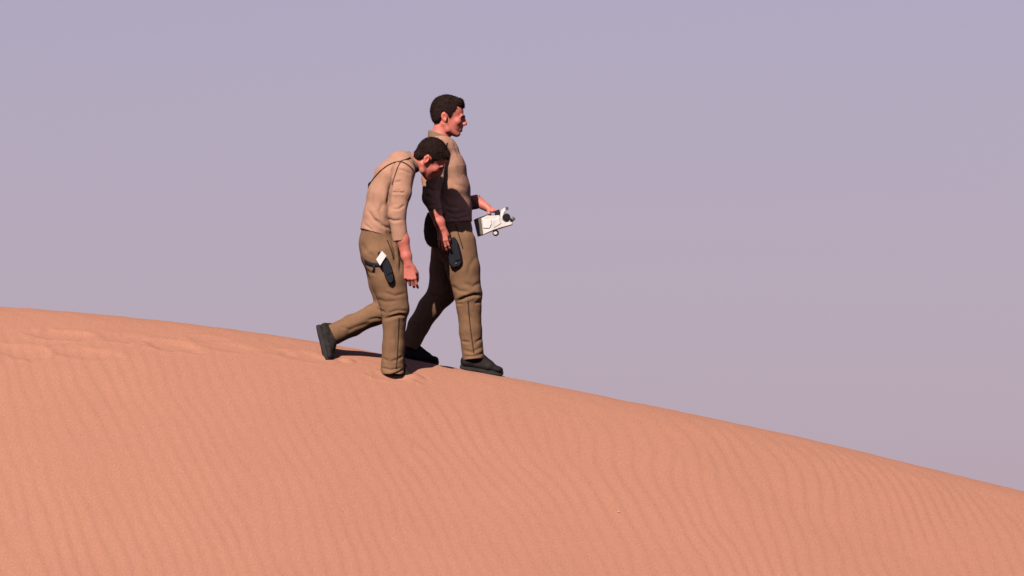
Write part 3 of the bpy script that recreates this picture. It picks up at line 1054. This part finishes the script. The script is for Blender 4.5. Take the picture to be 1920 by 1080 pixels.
# =================================================================== the upright man, farther
def upright_man():
    D = 0.52
    foot = at(890, 697, D - 0.10)
    root = thing('person', 'man standing upright in profile, tan shirt partly in shadow, carrying a silver device', 'person', foot)
    H = HeadFrame(at(838, 216, D), 0.0, math.radians(0), 0.0, 1.0)
    B = Solid()
    add_head(B, H)
    B.seg(H.p(-6, 0, -14), at(824, 262, D), (u(16.5), u(17)), (u(18), u(18.5)), k=0.02)
    B.chain([(at(824, 264, D), (u(18), u(17))), (at(828, 285, D), (0.11, u(24))), (at(840, 330, D), (0.140, u(30))), (at(848, 385, D), (0.125, u(27))),
             (at(848, 420, D), (0.125, u(28))), (at(846, 450, D), (0.13, u(29)))], k=0.03)
    for q in (-1, 1):
        B.seg(at(822, 274, D + 0.06 * q), at(818, 283, D + 0.17 * q), u(15), u(15), k=0.03)
    wr = at(827.5, 428, D - 0.265)
    B.chain([(at(816, 288, D - 0.18), u(15)), (at(808, 374, D - 0.245), u(12)), (at(817, 398, D - 0.258), (u(10.5), u(11))), (at(824, 417, D - 0.264), (u(9), u(9.8))), (wr, (u(7.5), u(9)))], k=0.02)
    add_hand(B, wr, (0.14, -0.02, -1), (-0.12, -0.98, 0.02), (1, -0.1, 0.1),
             [(0.20, 0.35, 0.25), (0.22, 0.38, 0.25), (0.25, 0.40, 0.25), (0.28, 0.45, 0.25)], thumb=(0.35, 0.25, 0.35), spread=0.10, sc=0.86)
    el2, wr2 = at(862, 383, D + 0.27), at(913, 389, D + 0.17)
    B.chain([(at(818, 288, D + 0.18), u(15)), (el2, u(12.5)), (at(893, 377, D + 0.20), (u(10.5), u(11))), (wr2, (u(9), u(7.8)))], k=0.02)
    add_hand(B, wr2, (0.92, -0.10, -0.42), (0.30, 0.05, 0.95), (0.05, -1, 0),
             [(0.35, 0.9, 0.6), (0.5, 1.0, 0.6), (0.6, 1.0, 0.6), (0.7, 1.0, 0.6)], thumb=(1.05, 0.7, 0.85), sc=0.85)
    B.chain([(at(850, 458, D - 0.09), u(20)), (at(878, 556, D - 0.10), u(17)), (at(879, 605, D - 0.10), u(15)), (at(887, 660, D - 0.10), u(11))], k=0.03)
    B.chain([(at(842, 458, D + 0.09), u(20)), (at(827, 552, D + 0.09), u(17)), (at(800, 590, D + 0.09), u(15)), (at(770, 645, D + 0.08), u(11))], k=0.03)
    body_mesh(B, 0.0032, root, H, 0.4)
    make_face_bits(H, root)
    make_hair(H, root, 91, [(-40, -16), (-22, -16), (-16, -14), (-12, -6), (-9, 4), (-5, 6.5), (0, 3), (3, -4), (7, -6), (9.5, -2), (12, 3), (16, 7), (18, 14), (20, 18), (24, 16.5), (30, 14.5), (40, 12)])
    # ---- shirt
    S = Solid()
    S.chain([(at(826, 263, D), (u(21), u(21))), (at(830, 283, D), (0.12, u(29))), (at(838, 318, D), (0.17, u(35.5))), (at(845, 355, D), (0.165, u(36))),
             (at(848, 390, D), (0.155, u(36))), (at(848, 419, D), (0.160, u(38)))], k=0.03, flat=(0.10, 0, -1), flat_a=(0, 0, 1))
    for q in (-1, 1):
        S.seg(at(824, 276, D + 0.05 * q), at(818, 286, D + 0.165 * q), u(20), u(20.5), k=0.045)
    S.chain([(at(817, 290, D - 0.185), u(21.5)), (at(811, 335, D - 0.225), (u(18.5), u(20))), (at(808, 371, D - 0.248), (u(15.5), u(15.5))),
             (at(817.5, 396, D - 0.258), (u(12.5), u(12.5)))], k=0.022, flat=(0.42, 0, -0.9))
    S.seg(at(816, 392, D - 0.257), at(821, 405, D - 0.26), u(10.5), u(10.5), op='s', k=0.003)
    S.chain([(at(818, 290, D + 0.185), u(21.5)), (at(838, 338, D + 0.24), (u(17), u(18))), (el2, (u(15), u(14.5))), (at(898, 378, D + 0.195), (u(13.3), u(13.3)))],
            k=0.022, flat=(0.97, -0.1, -0.12))
    folds = [([(832, 300), (829, 325), (825, 345), (822, 365)], 14, 3.2), ([(800, 352), (812, 358), (822, 356)], 6, 2.2), ([(797, 366), (808, 372)], 6, 2.2),
             ([(838, 330), (852, 345), (872, 352)], 4, 3.5), ([(835, 395), (850, 402), (872, 398)], 6, 2.6), ([(842, 408), (860, 412), (880, 404)], 6, 2.4),
             ([(850, 270), (862, 292)], 4, 2.5), ([(828, 372), (840, 388), (860, 390)], 5, 2.8), ([(806, 386), (818, 384)], 5, 1.8), ([(858, 310), (868, 330)], 3, 3.5)]
    shirt, V, F = finish_cloth('shirt', S, 0.0042, folds, 80, M['shirt'], root, 0.0028, 15)
    bv = bvh_of(V, F)
    P, N = project(bv, [(839, 268), (834, 280), (833, 295), (831, 310), (828, 325)])
    if len(P) > 3:
        ribbon('piping', P, N, 0.0045, 0.002, M['piping'], shirt)
    C = Solid()
    C.seg(at(824, 268, D), at(823.5, 251, D), (u(22.5), u(23)), (u(21), u(21.5)), k=0.004, flat=(0.37, 0, 0.93), flat_a=(0.1, 0, -1))
    C.seg(at(825, 260, D), at(825, 232, D), (u(19), u(19)), (u(19), u(19)), k=0.003, op='s')
    Vc, Fc = C.mesh(0.0035)
    col = link('collar', mesh_from('collar', relax(Vc, Fc, 1), Fc), M['collar'], shirt)
    # ---- trousers
    S = Solid()
    S.chain([(at(848, 412, D), (0.150, u(35.5))), (at(847, 436, D), (0.158, u(39))), (at(847, 460, D), (0.155, u(38)))], k=0.03, flat_a=(0, 0, 1))
    S.chain([(at(857, 455, D - 0.085), (0.098, u(36))), (at(868, 505, D - 0.092), (0.096, u(31.5))), (at(878, 552, D - 0.10), (0.088, u(26))),
             (at(879, 576, D - 0.10), (0.078, u(22.5))), (at(882, 620, D - 0.10), (0.076, u(21))), (at(888, 674, D - 0.10), (0.074, u(20.5)))], k=0.03, flat=(0.08, 0, -1))
    S.chain([(at(841, 458, D + 0.085), (0.096, u(33))), (at(833, 505, D + 0.09), (0.092, u(27))), (at(828, 549, D + 0.09), (0.086, u(26))),
             (at(806, 577, D + 0.09), (0.078, u(23))), (at(785, 610, D + 0.088), (0.074, u(20))), (at(767, 652, D + 0.085), (0.070, u(17.5)))], k=0.03, flat=(-0.35, 0, -0.93))
    folds = [([(857, 565), (872, 558), (888, 553), (902, 553)], 15, 2.6), ([(856, 570), (868, 569)], 6, 2.0), ([(890, 569), (901, 566)], 6, 2.0),
             ([(867, 640), (880, 642)], 7, 2.2), ([(892, 642), (904, 634)], 7, 2.2), ([(870, 656), (884, 661), (905, 650)], 5, 2.4), ([(872, 669), (890, 668), (907, 662)], 5, 2.2),
             ([(845, 535), (860, 545), (880, 548)], 6, 3.0), ([(870, 530), (886, 538), (900, 530)], 6, 3.0), ([(845, 500), (838, 520), (834, 545)], 6, 3.0),
             ([(840, 548), (832, 560)], 5, 2.6), ([(866, 425), (870, 440)], 4, 2.5), ([(800, 548), (812, 555), (822, 556)], 7, 2.4), ([(773, 608), (786, 612)], 5, 2.2),
             ([(893, 480), (880, 500), (878, 515)], 4, 4.0), ([(880, 590), (893, 610)], 4, 3.0)]
    hemdust = dusty(889, 672, 26, 14, (1.35, 1.35, 1.35), 0.6)
    tr, V, F = finish_cloth('trousers', S, 0.0045, folds, 90, M['trousers'], root, 0.0034, 13, tintfn=hemdust)
    bvt = bvh_of(V, F)
    for line in ([(854, 421), (860, 440), (868, 466)], [(877, 559), (879, 585), (882, 615), (886, 645), (888.5, 662)]):
        P, N = project(bvt, line)
        ribbon('zip', P, N, 0.0045, 0.0012, M['piping'], tr)
    make_boot(root, at(884, 695.5, D - 0.10), (0.975, -0.03, -0.205), (0.2, 0, 1), 1.0)
    make_boot(root, at(768, 678, D + 0.08), (0.975, 0.05, -0.16), (0.15, 0, 1), 0.92)
    return root, bv, bvt, D

man_a, bv_a, bvt_a = bent_man()
man_b, bv_b, bvt_b, DB = upright_man()

# ------------------------------------------------------------------ things they carry
def xz(p):
    return (p[0], p[2])

# thigh holster of the nearer man, with a pale gadget standing in it
def surf(bvh, px, py):
    h = bvh.ray_cast(Vector(CAM), Vector(ray_dir(px, py)).normalized())
    return np.array(h[0]), np.array(h[1])

def holster_a():
    p, n = surf(bvt_a, 722, 505)
    y = p[1]
    root = thing('holster', 'navy black thigh holster strapped to the bent man\'s leg', 'holster', at(733, 529, y - 0.02))
    out = [(716, 492), (727, 484), (731, 492), (735, 506), (738.5, 520), (737.5, 528), (733, 532.5), (727, 530), (722, 520), (718, 507)]
    slab('pouch', [xz(at(a, b_, y - 0.02)) for a, b_ in out], y - 0.036, y + 0.012, M['navy'], root, 0.007, smooth=False)
    slab('flap', [xz(at(a, b_, y - 0.04)) for a, b_ in [(722, 508), (734, 503), (736, 510), (725, 516)]], y - 0.041, y - 0.034, M['navy'], root, 0.002)
    for line, w in (([(684, 490), (694, 496), (706, 497), (718, 496)], 0.016), ([(700, 497), (702, 504), (700, 509)], 0.010)):
        P, N = project(bvt_a, line)
        ribbon('leg_strap', P, N, w, 0.004, M['navy'], root)
    g = slab('white_gadget', [xz(at(a, b_, y - 0.03)) for a, b_ in [(716.3, 470.5), (725, 480), (712.6, 499), (705.2, 487)]], y - 0.047, y - 0.016, M['pale'], None, 0.004)
    g['label'] = 'small white gadget tilted in the bent man\'s thigh holster'
    g['category'] = 'gadget'
    slab('clip', [xz(at(a, b_, y - 0.03)) for a, b_ in [(709, 473), (713, 472), (712, 478), (708, 480)]], y - 0.035, y - 0.015, M['black'], g, 0.002)
holster_a()

# cord over the nearer man's shoulder with a small pouch on his back
def back_pouch():
    root = thing('pouch', 'small black pouch on the bent man\'s back with a thin shoulder cord', 'pouch', at(691, 350, 0.03))
    lines = [(692, 347), (700, 336), (712, 322), (726, 311), (740, 304.5), (751, 303.5)]
    P, N = project(bv_a, lines)
    ribbon('cord', P, N, 0.0048, 0.005, M['piping'], root)
    tube('cord', [P[0], P[0] * 0.5 + at(689.5, 347, 0.0) * 0.5 + np.array([-0.004, -0.006, 0]), at(692, 348, 0.012)], 0.0038, M['piping'], root, 8)
    P, N = project(bv_a, [(751, 303.5), (760, 306.5), (768, 312), (774, 319)])
    if len(P) > 2:
        ribbon('cord', P, N, 0.0045, 0.005, M['piping'], root)
    P, N = project(bv_a, [(750, 303.5), (760, 300), (769, 296)])
    if len(P) > 2:
        ribbon('cord', P, N, 0.0045, 0.005, M['piping'], root)
    out = [(690, 345), (697, 341), (700, 350), (696, 362), (690, 358)]
    slab('case', [xz(at(a, b_, 0.03)) for a, b_ in out], 0.0, 0.09, M['black'], root, 0.005)
back_pouch()

def holster_b():
    p, n = surf(bvt_b, 856, 480)
    y = p[1]
    root = thing('holster', 'dark blue-black holster at the upright man\'s thigh beside his hanging hand', 'holster', at(856, 502, y - 0.02))
    out = [(846, 446), (852, 444.5), (858, 452), (863, 470), (866.5, 489), (865.5, 495), (861, 500.5), (850, 503), (843, 497), (840, 480), (841, 462)]
    slab('pouch', [xz(at(a, b_, y - 0.02)) for a, b_ in out], y - 0.034, y + 0.014, M['navy'], root, 0.008)
    slab('cover', [xz(at(a, b_, y - 0.04)) for a, b_ in [(850, 455), (857, 455), (861.5, 472), (864, 487), (854, 489), (851, 472)]], y - 0.041, y - 0.032, M['navy'], root, 0.003)
    tube('stud', [at(855, 494, y - 0.032), at(855, 494, y - 0.042)], 0.005, M['grey'], root)
holster_b()

def hip_bag():
    root = thing('hip_bag', 'dark bag hanging behind the upright man\'s hip in the shade', 'bag', at(812, 464, DB))
    y = DB - 0.06
    out = [(804, 399), (799, 407), (796, 420), (794.5, 434), (796, 447), (800, 456), (805, 461), (814, 464.5), (828, 465), (834, 455), (834, 402)]
    slab('pocket', [xz(at(a, b_, y)) for a, b_ in out], y - 0.085, y + 0.085, M['bag'], root, 0.016, smooth=True)
    slab('flap', [xz(at(a, b_, y)) for a, b_ in [(802, 400), (797.5, 411), (795.2, 424), (800, 432), (822, 434), (835, 424), (835, 400)]], y - 0.092, y + 0.06, M['bag'], root, 0.010, smooth=True)
hip_bag()

def scanner():
    y = DB + 0.13
    root = thing('handheld_scanner', 'silver and white handheld device with black lens held out by the upright man', 'device', at(930, 425, y))
    def q(a, b_):
        return xz(at(a, b_, y))
    w = 0.040
    slab('end_case', [q(888.3, 412.5), (q(902.3, 409.5)), q(906, 440.5), q(895.5, 443.5)], y - w + 0.004, y + w, M['grey'], root, 0.004)
    slab('housing', [q(902, 409.8), q(914, 404.5), q(926, 405), q(936, 404), q(944, 414), q(961.5, 417.5), q(961, 421.5), q(942, 427.5), q(925.5, 432.5), q(905.8, 440.5)],
         y - w, y + w, M['silver'], root, 0.006)
    # raised side panels of the housing
    slab('panel', [q(903.5, 411.5), q(921, 411.5), q(922, 421), (q(918, 429)), q(906, 429)], y - w - 0.006, y - w + 0.006, M['pale'], root, 0.004)
    slab('panel', [q(926, 412), q(936, 408), q(940, 420), q(926, 428)], y - w - 0.004, y - w + 0.006, M['silver'], root, 0.004)
    slab('top_plate', [q(890, 411.5), q(902, 407), q(921, 400.5), q(922, 405), q(903, 411)], y - w + 0.008, y + w - 0.005, M['black'], root, 0.002)
    slab('grip', [q(927.5, 396), q(936, 393), q(938.5, 401), q(936, 406), q(928, 406.5)], y - 0.030, y + 0.030, M['black'], root, 0.005)
    slab('fin', [q(937.5, 404), q(940, 395), (q(946.5, 389.5)), q(948.5, 393), q(945, 401), q(944, 411), q(940, 413)], y - w + 0.004, y + 0.02, M['pale'], root, 0.004)
    L0, L1 = at(949.5, 407.5, y - w - 0.012), at(949.5, 407.5, y + 0.02)
    lens = tube('lens', [L0, L0 + (L1 - L0) * 0.12, L1], [u(6.0), u(7.2), u(7.2)], M['black'], root, 20)
    tube('lens_ring', [L0 + np.array([0, 0.008, 0]), L0 + np.array([0, 0.016, 0])], u(8.0), M['grey'], lens, 20)
    tube('knob', [at(950.5, 391, y - 0.02), at(950.5, 391, y + 0.012)], u(3.4), M['grey'], root, 12)
    tube('tip', [at(957, 414, y), at(962, 410.5, y), at(964.5, 408, y)], [u(4.2), u(3.6), u(3.0)], M['grey'], root, 12)
    ring = [at(929.5 + 4.6 * math.cos(t), 436.8 + 4.6 * math.sin(t), y - 0.01) for t in np.linspace(0, 2 * math.pi, 25)]
    tube('trigger_ring', ring, 0.0052, M['black'], root, 8, caps=False)
    tube('dial', [at(928.5, 436.5, y - 0.025), at(928.5, 436.5, y + 0.01)], u(3.4), M['silver'], root, 12)
scanner()

# a pale pebble on the slope
def pebble(px, py, r):
    p = hit_dune(px, py)
    S = Solid()
    S.ball(p + np.array([0, 0, r * 0.5]), (r * 1.2, r, r * 0.8), k=0.002)
    V, F = S.mesh(r / 5)
    V = V + normals(V, F) * (r * 0.18 * vnoise(V, 0.9 / r, 5))[:, None]
    o = link('pebble', mesh_from('pebble', V, F), M['stone'])
    o['label'] = 'tiny pale pebble lying alone on the rippled sand slope'
    o['category'] = 'pebble'
pebble(1160, 961, 0.007)
